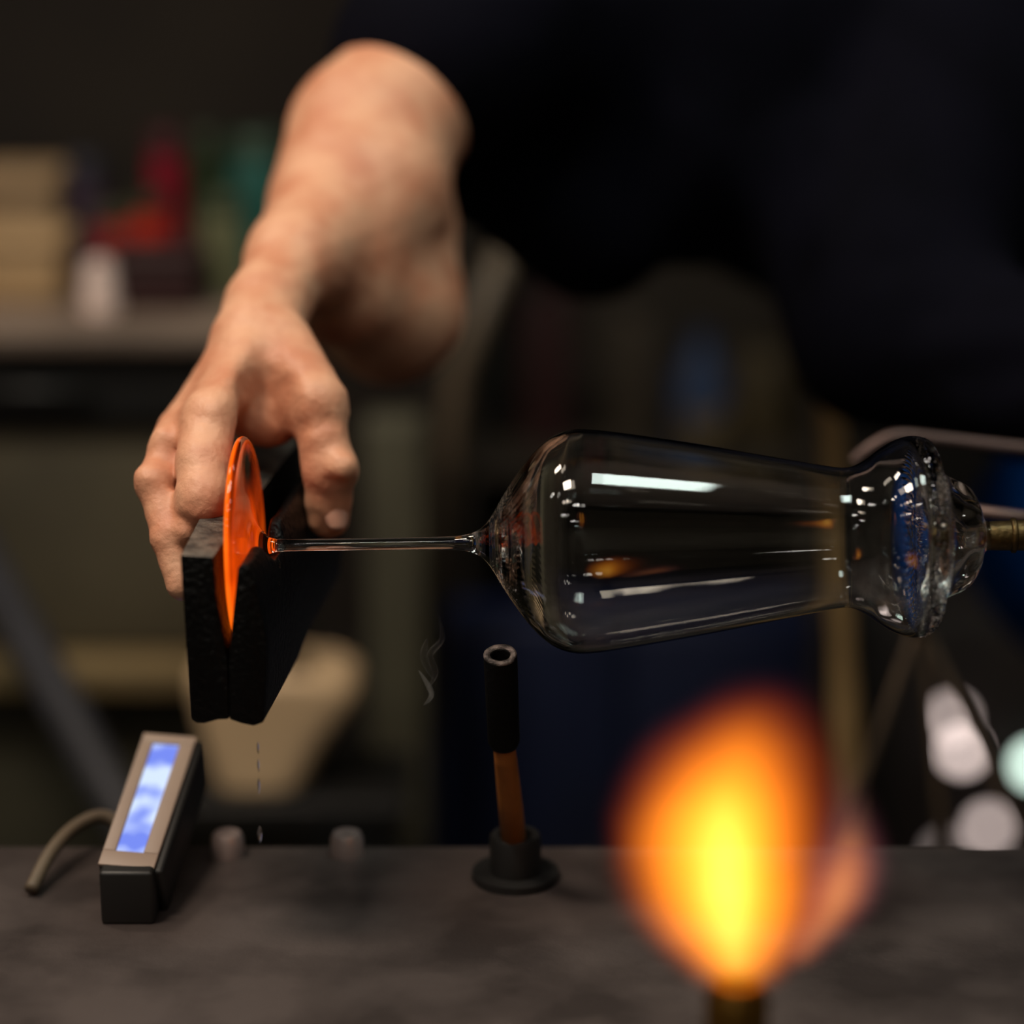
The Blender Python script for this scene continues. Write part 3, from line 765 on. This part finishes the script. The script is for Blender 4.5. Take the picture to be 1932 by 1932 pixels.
def flame_obj(path, rad, label, stops, strength, core, group):
    V, Fc, pts = flame('flame', None, path, rad, label, None, strength)
    base = Vector(path[0]); top = Vector(path[-1]); Hh = top.z - base.z
    me = mesh_from(V, Fc, 'flame', base)
    m = bpy.data.materials.new('flame_volume'); m.use_nodes = True; nt = m.node_tree
    nt.nodes.remove(nt.nodes['Principled BSDF'])
    L = nt.links.new; N = nt.nodes.new
    def math_(op, a, b=None, c=None, clamp=False):
        q = N('ShaderNodeMath'); q.operation = op; q.use_clamp = clamp
        for i, x in enumerate((a, b, c)):
            if x is None: continue
            if hasattr(x, 'is_linked') or hasattr(x, 'links'): L(x, q.inputs[i])
            else: q.inputs[i].default_value = x
        return q.outputs[0]
    tc = N('ShaderNodeTexCoord'); sx = N('ShaderNodeSeparateXYZ'); L(tc.outputs['Object'], sx.inputs[0])
    X, Y, Z = sx.outputs
    t = math_('DIVIDE', Z, Hh, clamp=True)
    def curve(vals, lo, hi):
        cr = N('ShaderNodeValToRGB'); cr.color_ramp.interpolation = 'B_SPLINE'
        els = cr.color_ramp.elements
        while len(els) < len(vals): els.new(0.5)
        for e_, (p_, v_) in zip(els, vals):
            e_.position = p_; w = (v_ - lo) / (hi - lo); e_.color = (w, w, w, 1)
        L(t, cr.inputs[0])
        return math_('MULTIPLY_ADD', cr.outputs['Color'], hi - lo, lo)
    ks = np.linspace(0, 1, 7)
    axx = [(k, float(np.interp(k * Hh, [p.z - base.z for p in pts], [p.x - base.x for p in pts]))) for k in ks]
    axy = [(k, float(np.interp(k * Hh, [p.z - base.z for p in pts], [p.y - base.y for p in pts]))) for k in ks]
    rr = [(k, float(np.interp(k, [a for a, b in rad], [b for a, b in rad]))) for k in ks]
    cx = curve(axx, -0.1, 0.1); cyy = curve(axy, -0.1, 0.1); cr_ = curve(rr, 0.0, 0.1)
    dx = math_('SUBTRACT', X, cx); dy = math_('SUBTRACT', Y, cyy)
    r = math_('DIVIDE', math_('SQRT', math_('ADD', math_('MULTIPLY', dx, dx), math_('MULTIPLY', dy, dy))), cr_)
    nz = N('ShaderNodeTexNoise'); nz.inputs['Scale'].default_value = 22; nz.inputs['Detail'].default_value = 2; L(tc.outputs['Object'], nz.inputs['Vector'])
    r = math_('ADD', r, math_('MULTIPLY_ADD', nz.outputs['Fac'], 0.36, -0.18))
    heat = math_('SUBTRACT', 1.0, r, clamp=True)                                 # 1 on the axis, 0 at the hull
    fade = curve(core, 0.0, 1.0)
    v = math_('MULTIPLY', heat, fade, clamp=True)
    cr = N('ShaderNodeValToRGB'); els = cr.color_ramp.elements
    while len(els) < len(stops): els.new(0.5)
    for e_, (p_, c_) in zip(els, stops): e_.position = p_; e_.color = c_
    L(v, cr.inputs[0])
    em = N('ShaderNodeEmission'); L(cr.outputs[0], em.inputs[0])
    L(math_('MULTIPLY', math_('POWER', v, 1.5), strength), em.inputs[1])
    L(em.outputs[0], nt.nodes['Material Output'].inputs['Volume'])
    o = link(group, me, m, flame_root, False); o.location = base - fb; o['label'] = label
    return o
ORANGE = [(0.0, (0.10, 0.012, 0.03, 1)), (0.12, (0.55, 0.06, 0.012, 1)), (0.35, (1.0, 0.22, 0.008, 1)), (0.65, (1.0, 0.36, 0.02, 1)), (1.0, (1.0, 0.70, 0.12, 1))]
flame_obj([fb + Vector((0, 0, .001)), P(1378, 1740, FD), P(1362, 1600, FD), P(1374, 1460, FD), P(1455, 1280, FD)],
          [(0, .016), (.12, .037), (.3, .045), (.5, .046), (.68, .046), (.85, .040), (1, .020)], 'large soft orange and yellow flame at the lower right', ORANGE, 98.0,
          [(0, .8), (.25, 1.0), (.45, .95), (.6, .72), (.75, .50), (.88, .28), (1, .0)], 'main_flame')
PURP = [(0.0, (0.05, 0.02, 0.06, 1)), (0.3, (0.35, 0.10, 0.10, 1)), (0.6, (0.9, 0.25, 0.08, 1)), (1.0, (1.0, 0.45, 0.12, 1))]
flame_obj([fb + Vector((.022, .012, .001)), P(1560, 1740, FD + .02), P(1596, 1640, FD + .02), P(1600, 1540, FD + .02), P(1575, 1400, FD + .02)],
          [(0, .008), (.18, .018), (.42, .021), (.65, .016), (.85, .011), (1, .005)], 'smaller reddish flame tongue right of the large flame', PURP, 80.0,
          [(0, .7), (.25, .9), (.45, .75), (.6, .45), (.75, .26), (.88, .16), (1, .0)], 'flame_tongue')

# ================================================================== WATER DRIPS UNDER THE MOULD
m_water = glass_mat('water', ior=1.33)
lowz = PY(487, 1370, FY)
for (y0, y1, r) in ((1398, 1424, .00045), (1430, 1458, .0004), (1466, 1500, .0005), (1556, 1592, .0010)):
    c = P(487 + (y0 - 1398) * .02, (y0 + y1) / 2, 1.105); hl = (y1 - y0) / 2 * 1.105 / F
    prof = [(r * math.sin(math.pi * k / 10) ** .8 + 1e-5, -hl + 2 * hl * k / 10) for k in range(11)]
    o = lathe('water_drop', prof, m_water, None, c, n=12)
    tag(o, {1398: 'uppermost thin water drop just below the black mould', 1430: 'second thin water drop falling from the mould', 1466: 'third longer water drop falling from the mould', 1556: 'thickest water drop lowest down, near the bench'}[y0], 'water drop', 'falling water drops under the mould')

# ================================================================== BACKGROUND LEFT: counter with jars
CZ = 0.915; CY = PZ(200, 628, CZ).y
m_top = mat('counter_top', sl(120, 104, 92), 0.5, c2=sl(96, 82, 72), scale=8)
m_olive = mat('olive_panel', sl(84, 76, 58), 0.7, c2=sl(66, 60, 46), scale=5)
m_tanl = mat('tan_ledge', sl(112, 94, 62), 0.7, c2=sl(92, 78, 50), scale=6)
xl = -1.6; xr = PY(455, 700, CY).x
cab_ = thing('counter_cabinet', 'long grey-brown counter with black drawer and olive panel behind the hand', 'counter', Vector(((xl + xr) / 2, CY + .3, 0)))
def zat(py, Y): return PY(200, py, Y).z
box('worktop', xl, xr + .02, CY, CY + .62, CZ - .016, CZ, m_top, cab_, .003)
z1 = zat(800, CY + .02); z2 = zat(1232, CY + .03); z3 = zat(1305, CY + .0)
nD = 4
for k in range(nD):
    w = (xr - xl) / nD; a = xl + k * w
    d_ = box('drawer', a + .004, a + w - .004, CY + .02, CY + .55, z1, CZ - .020, m_dark, cab_, .002)
    p_ = box('door', a + .004, a + w - .004, CY + .035, CY + .055, z2 + .004, z1 - .004, m_olive, cab_, .002)
    hx = a + w * .5
    hm = tube_mesh([(hx - .05, CY + .008, z1 + .03), (hx + .05, CY + .008, z1 + .03)], .005, 10, origin=cab_.location); ho = link('handle', hm, m_dark, d_, True)
box('carcass', xl, xr, CY + .06, CY + .60, .08, z1 - .002, m_olive, cab_)
box('ledge', xl, xr, CY - .01, CY + .06, z3, z2, m_tanl, cab_, .003)
box('plinth', xl, xr, CY + .08, CY + .58, 0, .08, m_dark, cab_)
box('lower_panel', xl, xr, CY + .03, CY + .06, .08, z3 - .004, mat('lower_olive', sl(58, 54, 38), 0.75), cab_)
# leaning slate-grey bar at far left
m_slate = mat('slate_bar', sl(38, 38, 44), 0.6)
b0 = PY(-120, 900, CY - .06); b1 = PY(170, 1420, CY - .20); dd = (b1 - b0).normalized(); b2 = b0 + dd * ((0.02 - b0.z) / dd.z)
o = link('leaning_bar', tube_mesh([b0 - dd * .06, b2], .017, 14), m_slate, None, True)
tag(o, 'slate grey bar leaning diagonally against the counter at far left', 'bar')
# jars and boxes on the counter
def jar(x0, x1, ytop, Y, name, label, c, lid=None, cat='jar', rough=.4, taper=1.0, neck=False):
    zt = PY((x0 + x1) / 2, ytop, Y).z; a = PY(x0, 560, Y).x; b = PY(x1, 560, Y).x
    r = abs(b - a) / 2; cx = (a + b) / 2; h = zt - CZ
    t = thing(name, label, cat, Vector((cx, Y + r, CZ)), 'coloured jars on the back counter')
    mm = mat(label, c, rough, scale=10, coat=.3)
    lh = min(.02, h * .18) if lid else 0
    if neck: prof = [(.001, 0), (r * .95, 0), (r, .004), (r, (h) * .55), (r * .45, h * .75), (r * .38, h - lh), (.001, h - lh)]
    else: prof = [(.001, 0), (r * .93, 0), (r, .006), (r * taper, h - lh - .006), (r * taper * .9, h - lh), (.001, h - lh)]
    lathe('jar_body', prof, mm, t, (cx, Y + r, CZ), n=28)
    if lid:
        lr = r * .4 if neck else r * taper * .97
        lathe('jar_lid', [(.001, h - lh), (lr, h - lh), (lr, h - .002), (lr * .94, h), (.001, h)], mat(label + ' lid', lid, .5), t, (cx, Y + r, CZ), n=28)
    return t
def bbox(x0, x1, ytop, Y, dep, name, label, c, cat='box', z0=None, ybot=None):
    z0 = CZ if z0 is None else z0
    t = thing(name, label, cat, Vector((PY((x0 + x1) / 2, ytop, Y).x, Y + dep / 2, z0)))
    zt = PY((x0 + x1) / 2, ytop, Y).z
    mm = mat(label, c, .6, scale=9)
    a, b = PY(x0, ytop, Y).x, PY(x1, ytop, Y).x
    box('box_body', a, b, Y, Y + dep, z0, z0 + (zt - z0) * .8, mm, t, .004)
    box('box_lid', a - .003, b + .003, Y - .003, Y + dep + .003, z0 + (zt - z0) * .8, zt, mm, t, .004)
    return t
YJ = CY + .12
bbox(-70, 108, 452, YJ, .09, 'storage_box', 'beige box standing on the counter at far left', sl(168, 138, 100))
bbox(-60, 100, 330, YJ + .12, .09, 'storage_box', 'tall tan box behind the beige box at far left', sl(150, 124, 92))
bbox(205, 372, 478, YJ - .03, .07, 'dark_crate', 'very dark red crate in the middle of the back counter', sl(42, 8, 10), 'crate')
jar(146, 220, 498, YJ - .05, 'highlight_jar', 'small pale pink jar standing in for a blurred highlight by the dark red crate', sl(252, 226, 216), None, rough=.3, taper=.75)  # pale body added in place of an out-of-focus highlight
jar(180, 262, 395, YJ + .055, 'colour_jar', 'brick red jar behind the dark red crate', sl(150, 40, 34), sl(52, 50, 26))
jar(250, 318, 372, YJ + .055, 'colour_jar', 'bright orange-red jar behind the dark red crate', sl(190, 44, 24), sl(44, 42, 20))
jar(286, 352, 250, YJ + .13, 'colour_jar', 'tall crimson bottle at the back of the counter', sl(128, 0, 32), sl(60, 10, 20), neck=False)
jar(130, 200, 300, YJ + .14, 'colour_jar', 'tall slate purple jar at the back of the counter', sl(60, 46, 62), sl(30, 30, 44))
jar(380, 462, 372, YJ + .02, 'colour_jar', 'sage green jar beside the forearm', sl(110, 112, 82), sl(60, 70, 46))
jar(436, 540, 260, YJ + .13, 'colour_jar', 'tall teal bottle partly behind the forearm', sl(36, 92, 84), sl(36, 60, 44))
jar(360, 430, 250, YJ + .17, 'colour_jar', 'dark green bottle between the crimson and teal bottles', sl(40, 56, 30), sl(30, 40, 20))

# ================================================================== BACKGROUND MIDDLE
# low shelf with beige tub
YT = CY - .12
m_tub = mat('beige_plastic', sl(218, 190, 152), 0.5, c2=sl(196, 168, 132), scale=5)
zt0 = PY(500, 1500, YT).z
shelf = thing('low_trolley', 'dark low trolley carrying the beige tub', 'trolley', Vector((PY(520, 1500, YT).x, YT + .06, 0)))
xa, xb = PY(330, 1500, YT).x, PY(700, 1500, YT).x
box('trolley_top', xa - .03, xb + .03, YT - .02, YT + .10, zt0 - .02, zt0, m_dark, shelf, .003)
for sx in (xa - .01, xb + .01):
    for sy in (YT, YT + .08): box('leg', sx - .01, sx + .01, sy - .01, sy + .01, 0, zt0 - .02, m_dark, shelf)
tubt = thing('plastic_tub', 'beige rounded plastic tub below the mould in the background', 'tub', Vector(((xa + xb) / 2, YT + .04, zt0)))
# tub: rounded rectangular bowl lofted from base to rim
def loft_rect(name, levels, m, parent, n=40):
    V, Fc = [], []
    for (cx, cy_, hx, hy, z, e) in levels:
        for k in range(n):
            th = 2 * math.pi * k / n; c, s = math.cos(th), math.sin(th)
            V.append(Vector((cx + hx * math.copysign(abs(c) ** e, c), cy_ + hy * math.copysign(abs(s) ** e, s), z)))
    for i in range(len(levels) - 1):
        for k in range(n): Fc.append((i * n + k, i * n + (k + 1) % n, (i + 1) * n + (k + 1) % n, (i + 1) * n + k))
    Fc.append(tuple(reversed(range(n)))); Fc.append(tuple(range((len(levels) - 1) * n, len(levels) * n)))
    return link(name, mesh_from(V, Fc, name, parent.location), m, parent, True)
zt1 = PY(600, 1290, YT).z; hT = zt1 - zt0; cxt = (xa + xb) / 2
x690 = PY(676, 1300, YT).x; x560 = PY(560, 1480, YT).x; x340 = PY(352, 1300, YT).x
def hxw(a, b): return ((a + b) / 2, (b - a) / 2)
lv = []
for (t_, l_, r_) in ((0, x340 + .02, x560), (.06, x340 + .015, x560 + .008), (.5, x340 + .006, (x560 + x690) / 2 + .004), (.8, x340, x690), (.95, x340, x690 - .004), (1.0, x340 + .004, x690 - .018)):
    c_, h_ = hxw(l_, r_); lv.append((c_, YT + .045, h_, .045, zt0 + hT * t_, .45))
loft_rect('tub_body', lv, m_tub, tubt)
cT = PY(650, 1262, YT - .002)
# recessed handle hole on the tub
th_ = PY(555, 1325, YT)
lathe('tub_knob', [(.001, .0), (.010, .0), (.012, .004), (.012, .010), (.009, .014), (.001, .014)], mat('tub_knob', sl(90, 76, 56), .6), tubt, (th_.x, YT + .03, zt1 - .001), n=20)
# grey-green post
YP = CY + .10
px0, px1 = PY(690, 1000, YP).x, PY(800, 1000, YP).x
post = thing('grey_post', 'grey-green upright steel post left of the wine glass bowl', 'post', Vector(((px0 + px1) / 2, YP + .03, 0)))
box('post_shaft', px0, px1, YP, YP + .05, .01, PY(740, 800, YP).z, mat('post_grey', sl(84, 82, 66), .6, c2=sl(66, 64, 52), scale=6), post, .004)
box('base_plate', px0 - .03, px1 + .03, YP - .02, YP + .07, 0, .012, m_dark, post, .002)
# navy steel cabinet
YN = CY + .28
nx0, nx1 = PY(815, 1300, YN).x, PY(1540, 1300, YN).x
m_navy = mat('navy_steel', sl(1, 20, 58), 0.6, c2=sl(1, 14, 44), scale=4)
nz_ = PY(1100, 1185, YN).z
nav = thing('navy_cabinet', 'deep navy steel cabinet low behind the bowl', 'cabinet', Vector(((nx0 + nx1) / 2, YN + .05, 0)))
box('cabinet_body', nx0, nx1, YN + .012, YN + .10, .06, nz_, m_navy, nav, .004)
for k in range(2):
    a = nx0 + (nx1 - nx0) * k / 2; b = nx0 + (nx1 - nx0) * (k + 1) / 2
    dr = box('door', a + .003, b - .003, YN, YN + .012, .07, nz_ - .006, m_navy, nav, .002)
    hx = (b - .02) if k == 0 else (a + .02)
    link('handle', tube_mesh([(hx, YN - .02, nz_ - .22), (hx, YN - .02, nz_ - .32)], .005, 10, origin=nav.location), m_dark, dr, True)
box('plinth', nx0 + .01, nx1 - .01, YN + .03, YN + .09, 0, .06, m_dark, nav)
# back shelf rack with dim things between arm and shirt
YR = CY + .75
m_rack = mat('rack_brown', sl(44, 36, 26), .7, scale=6, stretch=(1, 1, 6))
rx0, rx1 = PY(860, 700, YR).x, PY(1560, 700, YR).x
rack = thing('shelf_rack', 'dark brown shelf rack far behind the bowl', 'shelf rack', Vector(((rx0 + rx1) / 2, YR + .15, 0)))
zs = PY(1200, 868, YR).z
for sx in (rx0, rx1): box('upright', sx - .015, sx + .015, YR, YR + .3, 0, 1.6, m_rack, rack)
for z in (zs, zs - .42, zs + .45): box('shelf_board', rx0, rx1, YR, YR + .3, z - .02, z, m_rack, rack)
box('back_board', rx0, rx1, YR + .29, YR + .30, .02, 1.6, m_rack, rack)
def rack_jar(x0, x1, ytop, label, name, c, cat, kind='can'):
    a, b = PY(x0, 800, YR + .05).x, PY(x1, 800, YR + .05).x; r = (b - a) / 2; cx = (a + b) / 2
    zt = PY((x0 + x1) / 2, ytop, YR + .05).z; h = zt - zs
    t = thing(name, label, cat, Vector((cx, YR + .05 + r, zs)))
    mm = mat(label, c, .5, scale=8)
    if kind == 'can': prof = [(.001, 0), (r * .95, 0), (r, .006), (r, h * .9), (r * .9, h), (.001, h)]
    elif kind == 'bowl': prof = [(.001, 0), (r * .5, 0), (r * .9, h * .5), (r, h), (r * .95, h), (r * .8, h * .5), (.001, h * .2)]
    else: prof = [(.001, 0), (r * .95, 0), (r, .008), (r, h * .6), (r * .5, h * .82), (r * .45, h * .96), (.001, h * .96)]
    lathe('vessel', prof, mm, t, (cx, YR + .05 + r, zs), n=28)
    if kind != 'bowl': lathe('cap', [(.001, h * .96), (r * .5, h * .96), (r * .5, h), (.001, h + .004)], mat(label + ' cap', tuple(x * .5 for x in c[:3]) + (1,), .5), t, (cx, YR + .05 + r, zs), n=24)
rack_jar(1276, 1376, 640, 'steel blue jug on the shelf above the bowl', 'blue_jug', sl(38, 58, 92), 'jug', 'bottle')
rack_jar(1392, 1500, 672, 'olive brown canister right of the blue jug', 'brown_canister', sl(66, 56, 36), 'canister')
rack_jar(985, 1085, 560, 'dark maroon canister left on the brown shelf', 'maroon_canister', sl(48, 24, 24), 'canister')
rack_jar(1150, 1250, 600, 'dim taupe canister between the maroon canister and blue jug', 'taupe_canister', sl(58, 50, 40), 'canister')
# tan bowl in front of the shelf objects
YB = YR + .01
a, b = PY(1286, 800, YB).x, PY(1384, 800, YB).x
t = thing('tan_bowl', 'small tan bowl in front of the blue jug', 'bowl', Vector(((a + b) / 2, YB + (b - a) / 2, zs)))
r = (b - a) / 2; h = PY(1335, 788, YB).z - zs
lathe('bowl_body', [(.001, 0), (r * .5, 0), (r * .9, h * .45), (r, h), (r * .93, h), (r * .8, h * .5), (.001, h * .2)], mat('tan_clay', sl(120, 104, 74), .6), t, (t.location.x, t.location.y, zs), n=28)
# grey pipe behind the arm
o = link('grey_rod', tube_mesh([PY(955, 470, CY + .2), PY(868, 700, CY + .2), PY(700, 1150, CY + .2) - Vector((0, 0, .6))], .012, 12), mat('rod_grey', sl(96, 84, 68), .5), None, True)
tag(o, 'thin grey-brown rod leaning between the forearm and the shirt', 'rod')

# ================================================================== TAN POST AND STAND ON THE RIGHT
YS = PY(1580, 1000, .25).y
m_tan = mat('tan_wood', sl(186, 154, 104), 0.6, c2=sl(150, 122, 80), scale=10, stretch=(5, 5, 1))
pa, pb = PY(1562, 640, .64), PY(1600, 1450, .62); dd = (pb - pa).normalized(); pc = pa + dd * ((0.001 - pa.z) / dd.z)
pole = link('wooden_pole', tube_mesh([pa + (pc - pa) * (k / 24) for k in range(25)], [.0095 + .0012 * math.sin(k * 1.9) for k in range(25)], 14), m_tan, None, True)
tag(pole, 'tan wooden pole standing behind the neck of the glass', 'pole')
stand = thing('pipe_stand', 'dark A-frame pipe stand with thin tan legs behind the cap', 'stand', Vector((PY(1738, 1300, .36).x, .36, 0)))
ap = PY(1735, 1165, .36)
m_leg = mat('stand_leg', sl(84, 68, 52), 0.5, metal=.4)
for (qx, qy) in ((1902, 1520), (1640, 1430)):
    q = PY(qx, qy, .40); dd = (q - ap).normalized(); e_ = ap + dd * ((0.0 - ap.z) / dd.z)
    tube('leg', [ap, e_], .0030, m_leg, stand, 12)
e_ = ap + Vector((0.16, .30, -ap.z)); tube('leg', [ap, e_], .0030, m_leg, stand, 12)
lathe('stand_head', [(.001, .0), (.010, .0), (.012, .006), (.012, .02), (.006, .03), (.001, .03)], m_dark, stand, ap, n=20)
# bench rails right of the pipe
m_rail = mat('rail_steel', sl(96, 78, 74), 0.45, metal=0.6)
r1 = spline([PY(1610, 872, .20), PY(1640, 846, .20), PY(1690, 822, .20), PY(1770, 828, .20), PY(1932, 846, .20), PY(2300, 880, .20)], 8)
railo = thing('bench_rail', 'pinkish steel bench rail curving up above the blowpipe at right', 'rail', Vector((PY(2300, 880, .2).x, .2, 0)))
tube('rail_bar', r1, .0032, m_rail, railo, 12)
ex = PY(2250, 875, .2); tube('rail_post', [ex, (ex.x, ex.y, 0)], .012, m_dark, railo, 12)
railp = thing('bench_rail', 'straight pinkish steel bench rail just above the blowpipe at right edge', 'rail', Vector((PY(2300, 1010, .12).x, .12, 0)))
tube('rail_bar', [PY(1822, 962, .12), PY(1932, 976, .12), PY(2300, 1012, .12)], .0032, m_rail, railp, 12)
ex = PY(2250, 1006, .12); tube('rail_post', [ex, (ex.x, ex.y, 0)], .012, m_dark, railp, 12)

# ================================================================== EQUIPMENT PANEL WITH PILOT LAMPS (lower right background)
YE = 1.75
m_kiln = mat('kiln_steel', sl(38, 32, 30), 0.6, c2=sl(28, 24, 24), scale=3)
ex0, ex1 = PY(1560, 1400, YE).x, 2.4
kz = PY(1800, 1150, YE).z
kiln = thing('control_box', 'dark kiln control box with round pale pilot lamps at lower right', 'control box', Vector(((ex0 + ex1) / 2, YE + .2, 0)))
box('box_body', ex0, ex1, YE, YE + .5, 0, kz, m_kiln, kiln, .01)
def pilot(px, py, r, c, s):
    q = PY(px, py, YE)
    g = tube('lamp_collar', [q + Vector((0, .002, 0)), q + Vector((0, -.006, 0))], [r * 1.25, r * 1.2], m_dark, kiln, 18)
    me = bpy.data.meshes.new('bulb'); bm = bmesh.new(); bmesh.ops.create_uvsphere(bm, u_segments=16, v_segments=10, radius=r, matrix=Matrix.Translation(q + Vector((0, -.008, 0)) - kiln.location)); bm.to_mesh(me); bm.free()
    link('lamp_lens', me, emit_mat('pilot_light', c, s), g, True)
PK = (1.0, .80, .74, 1)
pilot(1794, 1350, .015, PK, 2.0); pilot(1813, 1412, .015, PK, 3.4); pilot(1862, 1556, .015, PK, 2.2); pilot(1782, 1606, .015, PK, .65); pilot(1950, 1438, .0155, (.78, 1.0, .86, 1), 5.0)

# ================================================================== FAINT STEAM BESIDE THE MOULD
m_steam = bpy.data.materials.new('steam'); m_steam.use_nodes = True; nt = m_steam.node_tree; nt.nodes.remove(nt.nodes['Principled BSDF'])
tr_ = nt.nodes.new('ShaderNodeBsdfTransparent'); df_ = nt.nodes.new('ShaderNodeBsdfTranslucent'); df_.inputs[0].default_value = (.9, .9, .88, 1)
lw = nt.nodes.new('ShaderNodeLayerWeight'); lw.inputs[0].default_value = .3
mr = nt.nodes.new('ShaderNodeMapRange'); mr.inputs[1].default_value = 0; mr.inputs[2].default_value = 1; mr.inputs[3].default_value = .10; mr.inputs[4].default_value = 0.0
nt.links.new(lw.outputs['Facing'], mr.inputs[0])
mx = nt.nodes.new('ShaderNodeMixShader'); nt.links.new(mr.outputs[0], mx.inputs[0]); nt.links.new(tr_.outputs[0], mx.inputs[1]); nt.links.new(df_.outputs[0], mx.inputs[2])
nt.links.new(mx.outputs[0], nt.nodes['Material Output'].inputs['Surface'])
steam = thing('steam_wisp', 'faint pale wisp of steam between the mould and the black tube', 'steam', P(800, 1300, 1.16))
for (pts_, rr_) in (([(806, 1300), (822, 1270), (812, 1235), (834, 1205), (828, 1165)], .0016), ([(790, 1265), (806, 1290), (814, 1312), (800, 1330)], .0013), ([(818, 1282), (800, 1240), (806, 1205)], .0018)):
    pl_ = spline([P(x, y, 1.155 + .004 * k) for k, (x, y) in enumerate(pts_)], 10); nn_ = len(pl_)
    tube('steam_curl', pl_, [rr_ * math.sin(math.pi * (k + .5) / (nn_)) + 1e-4 for k in range(nn_)], m_steam, steam, 14, False)
